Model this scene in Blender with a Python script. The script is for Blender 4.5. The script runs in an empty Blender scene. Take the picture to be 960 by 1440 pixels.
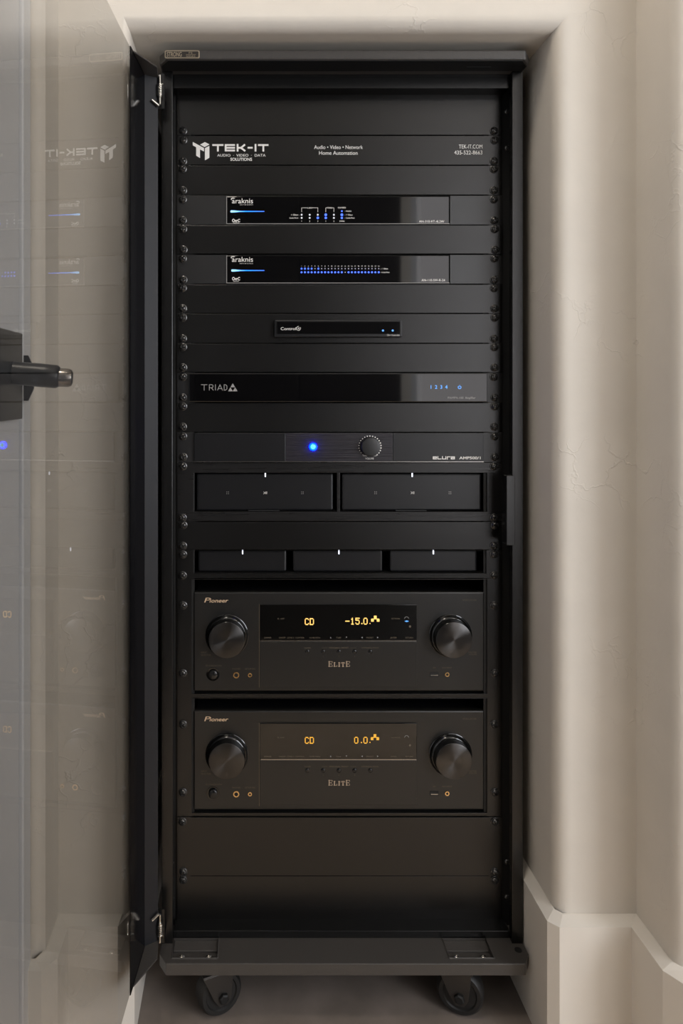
import bpy, bmesh, math, random
from mathutils import Vector, Matrix
random.seed(7)
S = bpy.context.scene
COL = S.collection
PI = math.pi

# ------------------------------------------------------------------ camera, world, lights, exposure
DIST = 1.08            # camera to the equipment panel plane (y = 0)
K = 1.058e-3           # metres per photo pixel on that plane
CX, CY, CZ = 345.0, 550.0, 0.886
cam_d = bpy.data.cameras.new('camera')
cam = bpy.data.objects.new('camera', cam_d); COL.objects.link(cam)
cam.location = (0, -DIST, CZ); cam.rotation_euler = (PI/2, 0, 0)
cam_d.sensor_fit = 'AUTO'; cam_d.sensor_width = 36.0
cam_d.lens = 36.0 * (DIST / K) / 1440.0
cam_d.shift_x = (480 - CX) / 1440.0
cam_d.shift_y = -(720 - CY) / 1440.0
cam_d.clip_start = 0.02; cam_d.clip_end = 60
S.camera = cam

w = bpy.data.worlds.new('daylight'); S.world = w; w.use_nodes = True
bg = w.node_tree.nodes['Background']
bg.inputs['Color'].default_value = (1.0, 0.95, 0.97, 1); bg.inputs['Strength'].default_value = 0.9

def area_light(name, loc, rot, size, size_y, power, color):
    l = bpy.data.lights.new(name, 'AREA'); l.shape = 'RECTANGLE'
    l.size = size; l.size_y = size_y; l.energy = power; l.color = color
    o = bpy.data.objects.new(name, l); COL.objects.link(o)
    o.location = loc; o.rotation_euler = rot
    return o
area_light('ceiling_lamp_light', (-0.18, -0.78, 2.44), (0, 0, 0), 0.3, 0.3, 8.6, (1.0, 0.91, 0.79))
area_light('ceiling_lamp_light', (1.35, -1.7, 2.44), (0, 0, 0), 0.5, 0.5, 3.0, (1.0, 0.91, 0.80))
area_light('daylight_fill', (1.30, -2.66, 1.25), (PI/2, 0, 0), 0.84, 2.0, 5.8, (1.0, 0.95, 0.95))

area_light('daylight_fill', (1.86, -1.98, 1.25), (0, PI/2, 0), 1.7, 1.2, 54.0, (0.90, 0.94, 1.0))  # added side fill for the front wall, no window known there
S.view_settings.view_transform = 'Standard'; S.view_settings.look = 'None'
S.view_settings.exposure = 0.0; S.view_settings.gamma = 1.0
S.view_settings.use_curve_mapping = False

# ------------------------------------------------------------------ materials
def mat(name, col, rough=0.5, metal=0.0, ior=1.5, spec=None, var=0.0, grain=None, bump=0.0, bscale=400.0,
        stretch=None, emit=None, estr=0.0, coat=0.0, aniso=0.0, tangent=None):
    m = bpy.data.materials.new(name); m.use_nodes = True
    nt = m.node_tree; b = nt.nodes['Principled BSDF']
    b.inputs['Base Color'].default_value = (*col, 1); b.inputs['Roughness'].default_value = rough
    b.inputs['Metallic'].default_value = metal; b.inputs['IOR'].default_value = ior
    if spec is not None: b.inputs['Specular IOR Level'].default_value = spec
    if coat: b.inputs['Coat Weight'].default_value = coat; b.inputs['Coat Roughness'].default_value = 0.05
    if aniso:
        b.inputs['Anisotropic'].default_value = aniso
        t = nt.nodes.new('ShaderNodeTangent'); t.direction_type = 'RADIAL'; t.axis = tangent or 'Y'
        nt.links.new(t.outputs[0], b.inputs['Tangent'])
    if emit:
        b.inputs['Emission Color'].default_value = (*emit, 1); b.inputs['Emission Strength'].default_value = estr
    if var or bump:
        tc = nt.nodes.new('ShaderNodeTexCoord'); mp = nt.nodes.new('ShaderNodeMapping')
        nt.links.new(tc.outputs['Object'], mp.inputs[0])
        if stretch: mp.inputs['Scale'].default_value = stretch
        n = nt.nodes.new('ShaderNodeTexNoise'); n.inputs['Scale'].default_value = bscale
        n.inputs['Detail'].default_value = 4
        nt.links.new(mp.outputs[0], n.inputs['Vector'])
        if var:
            r = nt.nodes.new('ShaderNodeMapRange')
            r.inputs['To Min'].default_value = max(0.02, rough - var); r.inputs['To Max'].default_value = rough + var
            nt.links.new(n.outputs['Fac'], r.inputs['Value']); nt.links.new(r.outputs[0], b.inputs['Roughness'])
        if bump:
            bp = nt.nodes.new('ShaderNodeBump'); bp.inputs['Strength'].default_value = bump
            bp.inputs['Distance'].default_value = 0.0006
            nt.links.new(n.outputs['Fac'], bp.inputs['Height']); nt.links.new(bp.outputs[0], b.inputs['Normal'])
    return m

def plaster_mat(name, col):
    m = bpy.data.materials.new(name); m.use_nodes = True
    nt = m.node_tree; N = nt.nodes; L = nt.links; b = N['Principled BSDF']
    b.inputs['Roughness'].default_value = 0.62; b.inputs['Specular IOR Level'].default_value = 0.35
    tc = N.new('ShaderNodeTexCoord')
    n1 = N.new('ShaderNodeTexNoise'); n1.inputs['Scale'].default_value = 7; n1.inputs['Detail'].default_value = 5
    n2 = N.new('ShaderNodeTexNoise'); n2.inputs['Scale'].default_value = 90; n2.inputs['Detail'].default_value = 6
    n3 = N.new('ShaderNodeTexNoise'); n3.inputs['Scale'].default_value = 14; n3.inputs['Detail'].default_value = 5
    for n in (n1, n2, n3): L.new(tc.outputs['Object'], n.inputs['Vector'])
    # trowel ridges: warped cell edges, kept only in a few patches
    add = N.new('ShaderNodeMixRGB'); add.blend_type = 'ADD'; add.inputs[0].default_value = 0.13
    L.new(tc.outputs['Object'], add.inputs[1]); L.new(n3.outputs['Color'], add.inputs[2])
    v = N.new('ShaderNodeTexVoronoi'); v.feature = 'DISTANCE_TO_EDGE'; v.inputs['Scale'].default_value = 17
    L.new(add.outputs[0], v.inputs['Vector'])
    edge = N.new('ShaderNodeMapRange'); edge.inputs['From Max'].default_value = 0.03
    edge.inputs['To Min'].default_value = 0.9; edge.inputs['To Max'].default_value = 0
    L.new(v.outputs['Distance'], edge.inputs['Value'])
    mk = N.new('ShaderNodeMapRange'); mk.inputs['From Min'].default_value = 0.54; mk.inputs['From Max'].default_value = 0.70
    L.new(n1.outputs['Fac'], mk.inputs['Value'])
    mu = N.new('ShaderNodeMath'); mu.operation = 'MULTIPLY'; L.new(edge.outputs[0], mu.inputs[0]); L.new(mk.outputs[0], mu.inputs[1])
    s1 = N.new('ShaderNodeMath'); s1.operation = 'MULTIPLY_ADD'; s1.inputs[1].default_value = 0.22
    L.new(n2.outputs['Fac'], s1.inputs[0]); L.new(mu.outputs[0], s1.inputs[2])
    s2 = N.new('ShaderNodeMath'); s2.operation = 'MULTIPLY_ADD'; s2.inputs[1].default_value = 1.2
    L.new(n1.outputs['Fac'], s2.inputs[0]); L.new(s1.outputs[0], s2.inputs[2])
    bp = N.new('ShaderNodeBump'); bp.inputs['Strength'].default_value = 0.5; bp.inputs['Distance'].default_value = 0.0018
    L.new(s2.outputs[0], bp.inputs['Height']); L.new(bp.outputs[0], b.inputs['Normal'])
    cr = N.new('ShaderNodeMixRGB'); cr.inputs[1].default_value = (*[c * 0.93 for c in col], 1); cr.inputs[2].default_value = (*[min(1, c * 1.05) for c in col], 1)
    L.new(n3.outputs['Fac'], cr.inputs[0]); L.new(cr.outputs[0], b.inputs['Base Color'])
    return m

def floor_mat(name, c0, c1):
    m = bpy.data.materials.new(name); m.use_nodes = True
    nt = m.node_tree; N = nt.nodes; L = nt.links; b = N['Principled BSDF']
    b.inputs['Roughness'].default_value = 0.55
    tc = N.new('ShaderNodeTexCoord'); n = N.new('ShaderNodeTexNoise'); n.inputs['Scale'].default_value = 14; n.inputs['Detail'].default_value = 8
    L.new(tc.outputs['Object'], n.inputs['Vector'])
    r = N.new('ShaderNodeValToRGB'); r.color_ramp.elements[0].position = 0.3; r.color_ramp.elements[1].position = 0.75
    r.color_ramp.elements[0].color = (*c0, 1); r.color_ramp.elements[1].color = (*c1, 1)
    L.new(n.outputs['Fac'], r.inputs[0]); L.new(r.outputs[0], b.inputs['Base Color'])
    bp = N.new('ShaderNodeBump'); bp.inputs['Strength'].default_value = 0.2; bp.inputs['Distance'].default_value = 0.001
    L.new(n.outputs['Fac'], bp.inputs['Height']); L.new(bp.outputs[0], b.inputs['Normal'])
    return m

def glass_mat(name, tint, ior=1.5):
    # thin smoked pane: tinted transmission plus Fresnel mirror reflection at each face
    m = bpy.data.materials.new(name); m.use_nodes = True
    nt = m.node_tree; N = nt.nodes; L = nt.links
    N.remove(N['Principled BSDF']); out = N['Material Output']
    t = N.new('ShaderNodeBsdfTransparent'); t.inputs[0].default_value = (*tint, 1)
    g = N.new('ShaderNodeBsdfGlossy'); g.inputs['Roughness'].default_value = 0.0; g.inputs[0].default_value = (1, 1, 1, 1)
    f = N.new('ShaderNodeFresnel'); f.inputs['IOR'].default_value = ior
    geo = N.new('ShaderNodeNewGeometry')
    # the pane is modelled with two outward faces; the far one uses the same outside index
    mx = N.new('ShaderNodeMixShader')
    ma = N.new('ShaderNodeMapRange'); ma.inputs['To Max'].default_value = 1.0
    bf = N.new('ShaderNodeMath'); bf.operation = 'SUBTRACT'; bf.inputs[0].default_value = 1.0
    L.new(geo.outputs['Backfacing'], bf.inputs[1])
    mu = N.new('ShaderNodeMath'); mu.operation = 'MULTIPLY'
    L.new(f.outputs[0], mu.inputs[0]); L.new(bf.outputs[0], mu.inputs[1])
    L.new(mu.outputs[0], mx.inputs[0]); L.new(t.outputs[0], mx.inputs[1]); L.new(g.outputs[0], mx.inputs[2])
    L.new(mx.outputs[0], out.inputs['Surface'])
    return m

def light_bar_mat():
    m = mat('light_bar_blue', (0.0, 0.0, 0.02), 0.3)
    nt = m.node_tree; b = nt.nodes['Principled BSDF']
    tc = nt.nodes.new('ShaderNodeTexCoord'); sx = nt.nodes.new('ShaderNodeSeparateXYZ')
    nt.links.new(tc.outputs['Generated'], sx.inputs[0])
    r = nt.nodes.new('ShaderNodeValToRGB'); e = r.color_ramp.elements
    e[0].position = 0.0; e[0].color = (0.30, 0.62, 1.0, 1)
    e[1].position = 1.0; e[1].color = (0.05, 0.16, 0.9, 1)
    k = e.new(0.45); k.color = (0.01, 0.22, 1.0, 1)
    nt.links.new(sx.outputs['X'], r.inputs[0]); nt.links.new(r.outputs[0], b.inputs['Emission Color'])
    b.inputs['Emission Strength'].default_value = 2.2
    return m

M = {}
M['plaster'] = plaster_mat('plaster', (0.665, 0.615, 0.545))
M['ceiling'] = plaster_mat('ceiling_plaster', (0.74, 0.70, 0.63))
M['trim'] = mat('trim_paint', (0.70, 0.655, 0.59), 0.42, var=0.06, bump=0.10, bscale=60)
M['doorpaint'] = mat('door_paint', (0.66, 0.665, 0.68), 0.35, var=0.05, bump=0.05, bscale=120)
M['darkslab'] = mat('added_dark_slab', (0.012, 0.009, 0.007), 0.5, var=0.08, bscale=30, stretch=(1, 1, 0.1))
M['floor'] = floor_mat('niche_concrete', (0.15, 0.125, 0.105), (0.235, 0.195, 0.170))
M['tile'] = floor_mat('light_floor_tile', (0.62, 0.48, 0.34), (0.72, 0.57, 0.42))
M['wood'] = floor_mat('dark_floor', (0.020, 0.015, 0.010), (0.035, 0.026, 0.018))
M['panel'] = mat('black_powder_coat', (0.0058, 0.0055, 0.0053), 0.23, ior=1.53, var=0.03, bump=0.18, bscale=1400)
M['panel2'] = mat('black_satin_plate', (0.0075, 0.0072, 0.0075), 0.36, ior=1.6, var=0.04, bump=0.15, bscale=1600)
M['shelfmetal'] = mat('brushed_black_shelf', (0.009, 0.0085, 0.0085), 0.30, var=0.10, bump=0.25, bscale=260, stretch=(0.06, 1, 1.6))
M['frame'] = mat('rack_black_paint', (0.0070, 0.0070, 0.0070), 0.24, var=0.03, bump=0.15, bscale=900)
M['inner'] = mat('inner_black_paint', (0.004, 0.004, 0.004), 0.55, var=0.05, bscale=200)
M['cap'] = mat('charcoal_plastic', (0.052, 0.047, 0.043), 0.36, var=0.08, bump=0.5, bscale=700)
M['gloss'] = mat('gloss_black_acrylic', (0.002, 0.002, 0.0025), 0.035, ior=1.62, var=0.01, bscale=3)
M['stile'] = mat('gloss_black_stile', (0.002, 0.002, 0.003), 0.14, ior=1.30, var=0.03, bscale=40)
M['return'] = mat('door_return_grey_black', (0.012, 0.012, 0.014), 0.46, ior=1.33, var=0.05, bump=0.1, bscale=900)
M['device'] = mat('satin_black_device', (0.0060, 0.0060, 0.0070), 0.32, var=0.03, bump=0.05, bscale=900)
M['brushed'] = mat('brushed_black_metal', (0.014, 0.012, 0.016), 0.30, metal=0.0, var=0.14, bump=0.9, bscale=240, stretch=(0.05, 1, 3))
M['recv'] = mat('receiver_black', (0.0075, 0.007, 0.0062), 0.34, ior=1.58, var=0.03, bump=0.10, bscale=1500)
M['window'] = mat('display_window', (0.002, 0.002, 0.002), 0.03, ior=1.66, var=0.01, bscale=4)
M['knobside'] = mat('knob_gloss_black', (0.003, 0.003, 0.003), 0.10, ior=1.6, var=0.02, bscale=30)
M['knobcap'] = mat('spun_knob_face', (0.085, 0.082, 0.080), 0.30, metal=1.0, var=0.04, bscale=120, aniso=0.9, tangent='Y')
M['knobcap'].node_tree.nodes['Principled BSDF'].inputs['Anisotropic Rotation'].default_value = 0.25
M['button'] = mat('button_black', (0.008, 0.008, 0.008), 0.22, var=0.03, bscale=200)
M['hole'] = mat('dark_hollow', (0.0015, 0.0015, 0.0015), 0.6, var=0.02, bscale=200)
M['screw'] = mat('black_screw', (0.085, 0.083, 0.081), 0.27, metal=0.75, var=0.06, bscale=300)
M['chrome'] = mat('bright_steel', (0.62, 0.60, 0.56), 0.18, metal=1.0, var=0.05, bscale=200)
M['gold'] = mat('gold_ring', (0.85, 0.58, 0.28), 0.22, metal=1.0, var=0.05, bscale=200)
M['silver'] = mat('silver_line', (0.40, 0.39, 0.37), 0.25, metal=1.0, var=0.05, bscale=200)
M['badge'] = mat('badge_bronze', (0.36, 0.30, 0.22), 0.35, metal=0.6, var=0.05, bscale=200)
M['badge_dark'] = mat('badge_dark', (0.022, 0.017, 0.013), 0.35, var=0.05, bscale=200)
M['white'] = mat('white_print', (0.86, 0.83, 0.79), 0.5, var=0.03, bscale=200)
M['grey'] = mat('grey_print', (0.30, 0.29, 0.28), 0.5, var=0.03, bscale=200)
M['dim'] = mat('dim_bronze_print', (0.115, 0.090, 0.060), 0.5, var=0.03, bscale=200)
M['goldprint'] = mat('gold_print', (0.72, 0.52, 0.34), 0.4, metal=0.2, var=0.03, bscale=200)
M['elite'] = mat('elite_print', (0.42, 0.32, 0.23), 0.4, var=0.03, bscale=200)
M['rubber'] = mat('black_rubber', (0.010, 0.0095, 0.009), 0.5, var=0.05, bscale=100)
M['fork'] = mat('black_zinc', (0.045, 0.040, 0.036), 0.35, metal=0.5, var=0.06, bscale=200)
M['bronze'] = mat('dark_bronze', (0.020, 0.020, 0.020), 0.30, metal=0.2, var=0.05, bscale=120)
M['bronze2'] = mat('polished_bronze', (0.30, 0.28, 0.26), 0.22, metal=1.0, var=0.05, bscale=120)
M['blue'] = mat('blue_led', (0, 0, 0.02), 0.3, emit=(0.055, 0.13, 1.0), estr=2.4)
M['blueglow'] = mat('blue_power_glow', (0, 0, 0.02), 0.3, emit=(0.0, 0.0035, 1.0), estr=90.0)
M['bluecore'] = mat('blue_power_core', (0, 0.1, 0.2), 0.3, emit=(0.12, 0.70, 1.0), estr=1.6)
M['bluechar'] = mat('blue_characters', (0, 0, 0.02), 0.3, emit=(0.12, 0.40, 1.0), estr=1.3)
M['whiteled'] = mat('white_led', (0.2, 0.2, 0.2), 0.3, emit=(0.82, 0.86, 1.0), estr=1.8)
M['dotled'] = mat('pale_led', (0.2, 0.2, 0.2), 0.3, emit=(0.8, 0.82, 0.9), estr=0.75)
M['dotdim'] = mat('dim_led', (0.2, 0.2, 0.2), 0.3, emit=(0.5, 0.5, 0.75), estr=0.35)
M['amber'] = mat('amber_display', (0.1, 0.05, 0), 0.3, emit=(1.0, 0.58, 0.16), estr=1.5)
M['amber2'] = mat('amber_display_second', (0.1, 0.05, 0), 0.3, emit=(1.0, 0.50, 0.06), estr=0.9)
M['bar'] = light_bar_mat()
M['smoke'] = glass_mat('smoked_glass', (0.80, 0.795, 0.785))
M['pane'] = glass_mat('clear_glass', (0.97, 0.98, 0.98))
M['lamp'] = mat('lamp_diffuser', (0.8, 0.8, 0.8), 0.5, emit=(1, 0.9, 0.76), estr=2.0)

# ------------------------------------------------------------------ geometry helpers
def X(px, d=0.0): return (px - CX) * K * (1 - d / DIST)
def Z(py, d=0.0): return CZ + (CY - py) * K * (1 - d / DIST)
WL = {}   # world location of every object, for parenting

class MB:
    def __init__(s): s.v = []; s.f = []
    def face(s, pts):
        i = len(s.v); s.v += [Vector(p) for p in pts]; s.f.append(tuple(range(i, i + len(pts))))
    def box(s, x0, x1, y0, y1, z0, z1):
        i = len(s.v)
        s.v += [Vector(p) for p in ((x0,y0,z0),(x1,y0,z0),(x1,y1,z0),(x0,y1,z0),(x0,y0,z1),(x1,y0,z1),(x1,y1,z1),(x0,y1,z1))]
        for q in ((3,2,1,0),(4,5,6,7),(0,1,5,4),(1,2,6,5),(2,3,7,6),(3,0,4,7)): s.f.append(tuple(i + k for k in q))
        return s
    def prism(s, pts, vec):
        """extrude polygon pts (3-D, any winding) by vec"""
        n = len(pts); i = len(s.v); vec = Vector(vec); P = [Vector(p) for p in pts]
        nrm = Vector((0, 0, 0))
        for a in range(n): nrm += P[a].cross(P[(a + 1) % n])
        if nrm.dot(vec) > 0: P.reverse()
        s.v += P + [p + vec for p in P]
        s.f.append(tuple(range(i, i + n))); s.f.append(tuple(range(i + 2 * n - 1, i + n - 1, -1)))
        for a in range(n):
            b = (a + 1) % n
            s.f.append((i + b, i + a, i + n + a, i + n + b))
        return s
    def lathe(s, prof, c, axis=(0, -1, 0), seg=32, cap_end=True, cap_start=False):
        """prof: (radius, distance along axis)"""
        a = Vector(axis).normalized(); u = a.orthogonal().normalized(); w_ = a.cross(u); c = Vector(c); i = len(s.v)
        for r, h in prof:
            for k in range(seg):
                t = 2 * PI * k / seg
                s.v.append(c + a * h + (u * math.cos(t) + w_ * math.sin(t)) * r)
        for j in range(len(prof) - 1):
            for k in range(seg):
                k2 = (k + 1) % seg
                s.f.append((i + j*seg + k, i + j*seg + k2, i + (j+1)*seg + k2, i + (j+1)*seg + k))
        if cap_end: s.f.append(tuple(i + (len(prof)-1)*seg + k for k in range(seg)))
        if cap_start: s.f.append(tuple(i + seg - 1 - k for k in range(seg)))
        return s
    def tube(s, pts, r, seg=8):
        P = [Vector(p) for p in pts]; i = len(s.v); n = len(P); u = None
        for j in range(n):
            t = (P[min(j + 1, n-1)] - P[max(j - 1, 0)]).normalized()
            u = t.orthogonal().normalized() if u is None else (u - t * u.dot(t)).normalized()
            w_ = t.cross(u)
            for k in range(seg):
                a = 2 * PI * k / seg
                s.v.append(P[j] + (u * math.cos(a) + w_ * math.sin(a)) * r)
        for j in range(n - 1):
            for k in range(seg):
                k2 = (k + 1) % seg
                s.f.append((i + j*seg + k, i + j*seg + k2, i + (j+1)*seg + k2, i + (j+1)*seg + k))
        s.f.append(tuple(i + seg - 1 - k for k in range(seg))); s.f.append(tuple(i + (n-1)*seg + k for k in range(seg)))
        return s
    def plate(s, xs, zs, holes, y0, y1):
        """solid slab y0(front)..y1(back) on the grid xs,zs, without the cells inside holes"""
        xs = sorted(set(xs)); zs = sorted(set(zs)); idx = {}
        def vid(a, b, y):
            k = (a, b, y)
            if k not in idx: idx[k] = len(s.v); s.v.append(Vector((xs[a], y, zs[b])))
            return idx[k]
        def solid(a, b):
            if a < 0 or b < 0 or a >= len(xs) - 1 or b >= len(zs) - 1: return False
            cx = (xs[a] + xs[a+1]) / 2; cz = (zs[b] + zs[b+1]) / 2
            return not any(h[0] < cx < h[1] and h[2] < cz < h[3] for h in holes)
        for a in range(len(xs) - 1):
            for b in range(len(zs) - 1):
                if not solid(a, b): continue
                s.f.append((vid(a,b,y0), vid(a+1,b,y0), vid(a+1,b+1,y0), vid(a,b+1,y0)))
                s.f.append((vid(a,b+1,y1), vid(a+1,b+1,y1), vid(a+1,b,y1), vid(a,b,y1)))
                if not solid(a-1, b): s.f.append((vid(a,b,y1), vid(a,b,y0), vid(a,b+1,y0), vid(a,b+1,y1)))
                if not solid(a+1, b): s.f.append((vid(a+1,b,y0), vid(a+1,b,y1), vid(a+1,b+1,y1), vid(a+1,b+1,y0)))
                if not solid(a, b-1): s.f.append((vid(a,b,y1), vid(a+1,b,y1), vid(a+1,b,y0), vid(a,b,y0)))
                if not solid(a, b+1): s.f.append((vid(a,b+1,y0), vid(a+1,b+1,y0), vid(a+1,b+1,y1), vid(a,b+1,y1)))
        return s
    def build(s, name, m, parent=None, origin=None, smooth=None, bevel=None, kind=None):
        pw = WL[parent.name] if parent else Vector((0, 0, 0))
        o_w = Vector(origin) if origin is not None else pw
        me = bpy.data.meshes.new(name)
        me.from_pydata([tuple(p - o_w) for p in s.v], [], s.f); me.update()
        me.materials.append(M[m] if isinstance(m, str) else m)
        o = bpy.data.objects.new(name, me); COL.objects.link(o)
        if parent: o.parent = parent
        o.location = o_w - pw; WL[o.name] = o_w
        if smooth:
            me.polygons.foreach_set('use_smooth', [True] * len(me.polygons))
            me.set_sharp_from_angle(angle=math.radians(smooth))
        if bevel:
            bm = bmesh.new(); bm.from_mesh(me); bmesh.ops.remove_doubles(bm, verts=bm.verts, dist=1e-6); bm.to_mesh(me); bm.free()
            md = o.modifiers.new('bevel', 'BEVEL'); md.width = bevel; md.segments = 2; md.limit_method = 'ANGLE'
            md.angle_limit = math.radians(40)
        if kind: o['kind'] = kind
        return o

def thing(name, label, cat, loc, group=None):
    o = bpy.data.objects.new(name, None); COL.objects.link(o); o.location = loc; WL[o.name] = Vector(loc)
    o.empty_display_size = 0.05
    o['label'] = label; o['category'] = cat
    if group: o['group'] = group
    return o
def structure(mb, name, m, smooth=None, bevel=None, parent=None, label=None):
    o = mb.build(name, m, parent, smooth=smooth, bevel=bevel)
    if not parent: o['kind'] = 'structure'
    if label: o['label'] = label
    return o

# flat print: text and strokes, thin quads on a face
_fc = bpy.data.curves.new('lettering_source', 'FONT'); _fc.resolution_u = 3
_fo = bpy.data.objects.new('lettering_source', _fc); COL.objects.link(_fo)
def glyphs(txt, bold=0.0):
    _fc.body = txt; _fc.size = 1.0; _fc.offset = bold
    dg = bpy.context.evaluated_depsgraph_get(); dg.update()
    e = _fo.evaluated_get(dg); me = e.to_mesh()
    vs = [(v.co.x, v.co.y) for v in me.vertices]; fs = [tuple(p.vertices) for p in me.polygons]
    e.to_mesh_clear()
    return vs, fs
_cap = None
def text(mb, txt, px, py, h, d, w=None, align='L', bold=0.0, shear=0.0):
    """baseline at photo row py, cap height h pixels, on the plane d in front of the rack plane"""
    global _cap
    if _cap is None: _cap = max(p[1] for p in glyphs('H')[0])
    vs, fs = glyphs(txt, bold)
    if not vs: return
    x0 = min(p[0] for p in vs); x1 = max(p[0] for p in vs); sc = h / _cap
    sx = (w / (x1 - x0)) if w else sc
    W = (x1 - x0) * sx; ox = px - (0 if align == 'L' else W / 2 if align == 'C' else W)
    i = len(mb.v)
    for a, b in vs: mb.v.append(Vector((X(ox + (a - x0) * sx + shear * b * sc, d), -d, Z(py - b * sc, d))))
    for f in fs: mb.f.append(tuple(i + k for k in f))
def poly(mb, pts, d):
    mb.n = getattr(mb, 'n', 0) + 1; d = d + 2e-6 * (mb.n % 60)      # keep overlapping strokes apart
    P = [Vector((X(a, d), -d, Z(b, d))) for a, b in pts]
    n = sum((P[i].cross(P[(i + 1) % len(P)]) for i in range(len(P))), Vector())
    if n.y > 0: P.reverse()
    mb.face(P)
def stroke(mb, pts, t, d):
    for (a, b), (c, e) in zip(pts, pts[1:]):
        L = math.hypot(c - a, e - b) or 1; ux, uy = (c - a) / L * t / 2, (e - b) / L * t / 2
        poly(mb, [(a - ux - uy, b - uy + ux), (c + ux - uy, e + uy + ux), (c + ux + uy, e + uy - ux), (a - ux + uy, b - uy - ux)], d)
def dot(mb, px, py, r, d, n=10):
    poly(mb, [(px + r * math.cos(2*PI*k/n), py + r * math.sin(2*PI*k/n)) for k in range(n)], d)
def ring(mb, px, py, r0, r1, d, a0=0, a1=2*PI, n=20):
    for k in range(n):
        s, t = a0 + (a1 - a0) * k / n, a0 + (a1 - a0) * (k + 1) / n
        poly(mb, [(px + r0*math.cos(s), py + r0*math.sin(s)), (px + r1*math.cos(s), py + r1*math.sin(s)),
                  (px + r1*math.cos(t), py + r1*math.sin(t)), (px + r0*math.cos(t), py + r0*math.sin(t))], d)

GLY = {'C': '01110 10001 10000 10000 10000 10001 01110', 'D': '11110 10001 10001 10001 10001 10001 11110', '-': '00000 00000 00000 11111 00000 00000 00000',
       '1': '00100 01100 00100 00100 00100 00100 01110', '5': '11111 10000 11110 00001 00001 10001 01110', '0': '01110 10001 10001 10001 10001 10001 01110'}
def matrix(mb, txt, px, py, d, pitch=7.0):
    """5 x 7 dot characters of the fluorescent displays"""
    for n_, ch in enumerate(txt):
        for r_, row in enumerate(GLY[ch].split()):
            for c_, v in enumerate(row):
                if v == '1':
                    a, b = px + n_*pitch + c_*1.16, py - (6 - r_)*1.36
                    poly(mb, [(a - .62, b - .74), (a + .62, b - .74), (a + .62, b + .74), (a - .62, b + .74)], d)

# ------------------------------------------------------------------ setting
XL, XR = -0.156, 0.4165          # niche side walls
ZT = 1.373                      # niche soffit
YF = -0.108                     # wall face around the niche
LX, RX = -0.250, 0.523          # side walls in front of the niche
CEIL = 2.5
RB = 0.020                      # bullnose radius
ROOM_X, ROOM_Y = 1.9, -2.7

f = MB(); f.box(LX - 0.3, ROOM_X + 0.1, -0.13, 0.6, -0.05, 0.0); structure(f, 'floor', 'floor')
f = MB(); f.box(LX - 0.3, ROOM_X + 0.1, -1.0, -0.13, -0.05, 0.0); structure(f, 'floor_threshold', 'tile')
f = MB(); f.box(LX - 0.3, ROOM_X + 0.1, ROOM_Y - 0.1, -1.0, -0.05, 0.0); structure(f, 'floor_hall', 'wood')
c = MB(); c.box(LX - 0.3, ROOM_X + 0.1, ROOM_Y - 0.1, 0.6, CEIL, CEIL + 0.05); structure(c, 'ceiling', 'ceiling')

n = MB()
prof = [(0, 0.5)] + [(0, y) for y in (0.3, 0.1, -0.02)]
for k in range(9):
    a = k / 8 * PI / 2
    prof.append((RB - RB * math.cos(a), YF + RB - RB * math.sin(a)))
rings = []
for o_, y in prof:
    rings.append([len(n.v) + k for k in range(4)])
    n.v += [Vector(p) for p in ((XL - 0.5*o_, y, 0), (XL - 0.5*o_, y, ZT + o_), (XR + o_, y, ZT + o_), (XR + o_, y, 0))]
for a, b in zip(rings, rings[1:]):
    for k in range(3): n.f.append((a[k], a[k+1], b[k+1], b[k]))
xa, xb, zt = XL - 0.5*RB, XR + RB, ZT + RB
n.face([(LX, YF, 0), (xa, YF, 0), (xa, YF, zt), (LX, YF, zt)])
n.face([(xb, YF, 0), (RX, YF, 0), (RX, YF, zt), (xb, YF, zt)])
n.face([(LX, YF, zt), (RX, YF, zt), (RX, YF, CEIL), (LX, YF, CEIL)])
n.face([(XL, 0.5, 0), (XR, 0.5, 0), (XR, 0.5, ZT), (XL, 0.5, ZT)])
bm_fix = structure(n, 'wall_back', 'plaster')
_b = bmesh.new(); _b.from_mesh(bm_fix.data); bmesh.ops.remove_doubles(_b, verts=_b.verts, dist=1e-5); _b.to_mesh(bm_fix.data); _b.free()
bm_fix.data.polygons.foreach_set('use_smooth', [True] * len(bm_fix.data.polygons)); bm_fix.data.set_sharp_from_angle(angle=math.radians(35))

def vert_wall(name, pts, z0=0, z1=CEIL, m='plaster'):
    w_ = MB()
    for (x, y) in pts: w_.v += [Vector((x, y, z0)), Vector((x, y, z1))]
    for k in range(len(pts) - 1): w_.f.append((2*k, 2*k+2, 2*k+3, 2*k+1))
    return structure(w_, name, m, smooth=35)
RO = -0.202   # outer wall face on the right
rp = [(RX, YF), (RX, -0.14), (RX, RO + RB)] + [(RX + RB - RB*math.cos(k/8*PI/2), RO + RB - RB*math.sin(k/8*PI/2)) for k in range(1, 9)]
rp += [(ROOM_X, RO)]
vert_wall('wall_right', rp)
fw = MB(); ya, yb_ = -2.58, -1.38
for y0_, y1_, z0_, z1_ in ((ROOM_Y, RO, 0, 0.4), (ROOM_Y, RO, 2.1, CEIL), (ROOM_Y, ya, 0.4, 2.1), (yb_, RO, 0.4, 2.1)): fw.box(ROOM_X, ROOM_X + 0.08, y0_, y1_, z0_, z1_)
structure(fw, 'wall_far_right', 'plaster')
w2 = MB()
for y0_, y1_, z0_, z1_ in ((ya, yb_, 0.4, 0.45), (ya, yb_, 2.05, 2.1), (ya, ya + 0.05, 0.45, 2.05), (yb_ - 0.05, yb_, 0.45, 2.05), (-2.0, -1.96, 0.45, 2.05)): w2.box(ROOM_X + 0.01, ROOM_X + 0.06, y0_, y1_, z0_, z1_)
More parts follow.
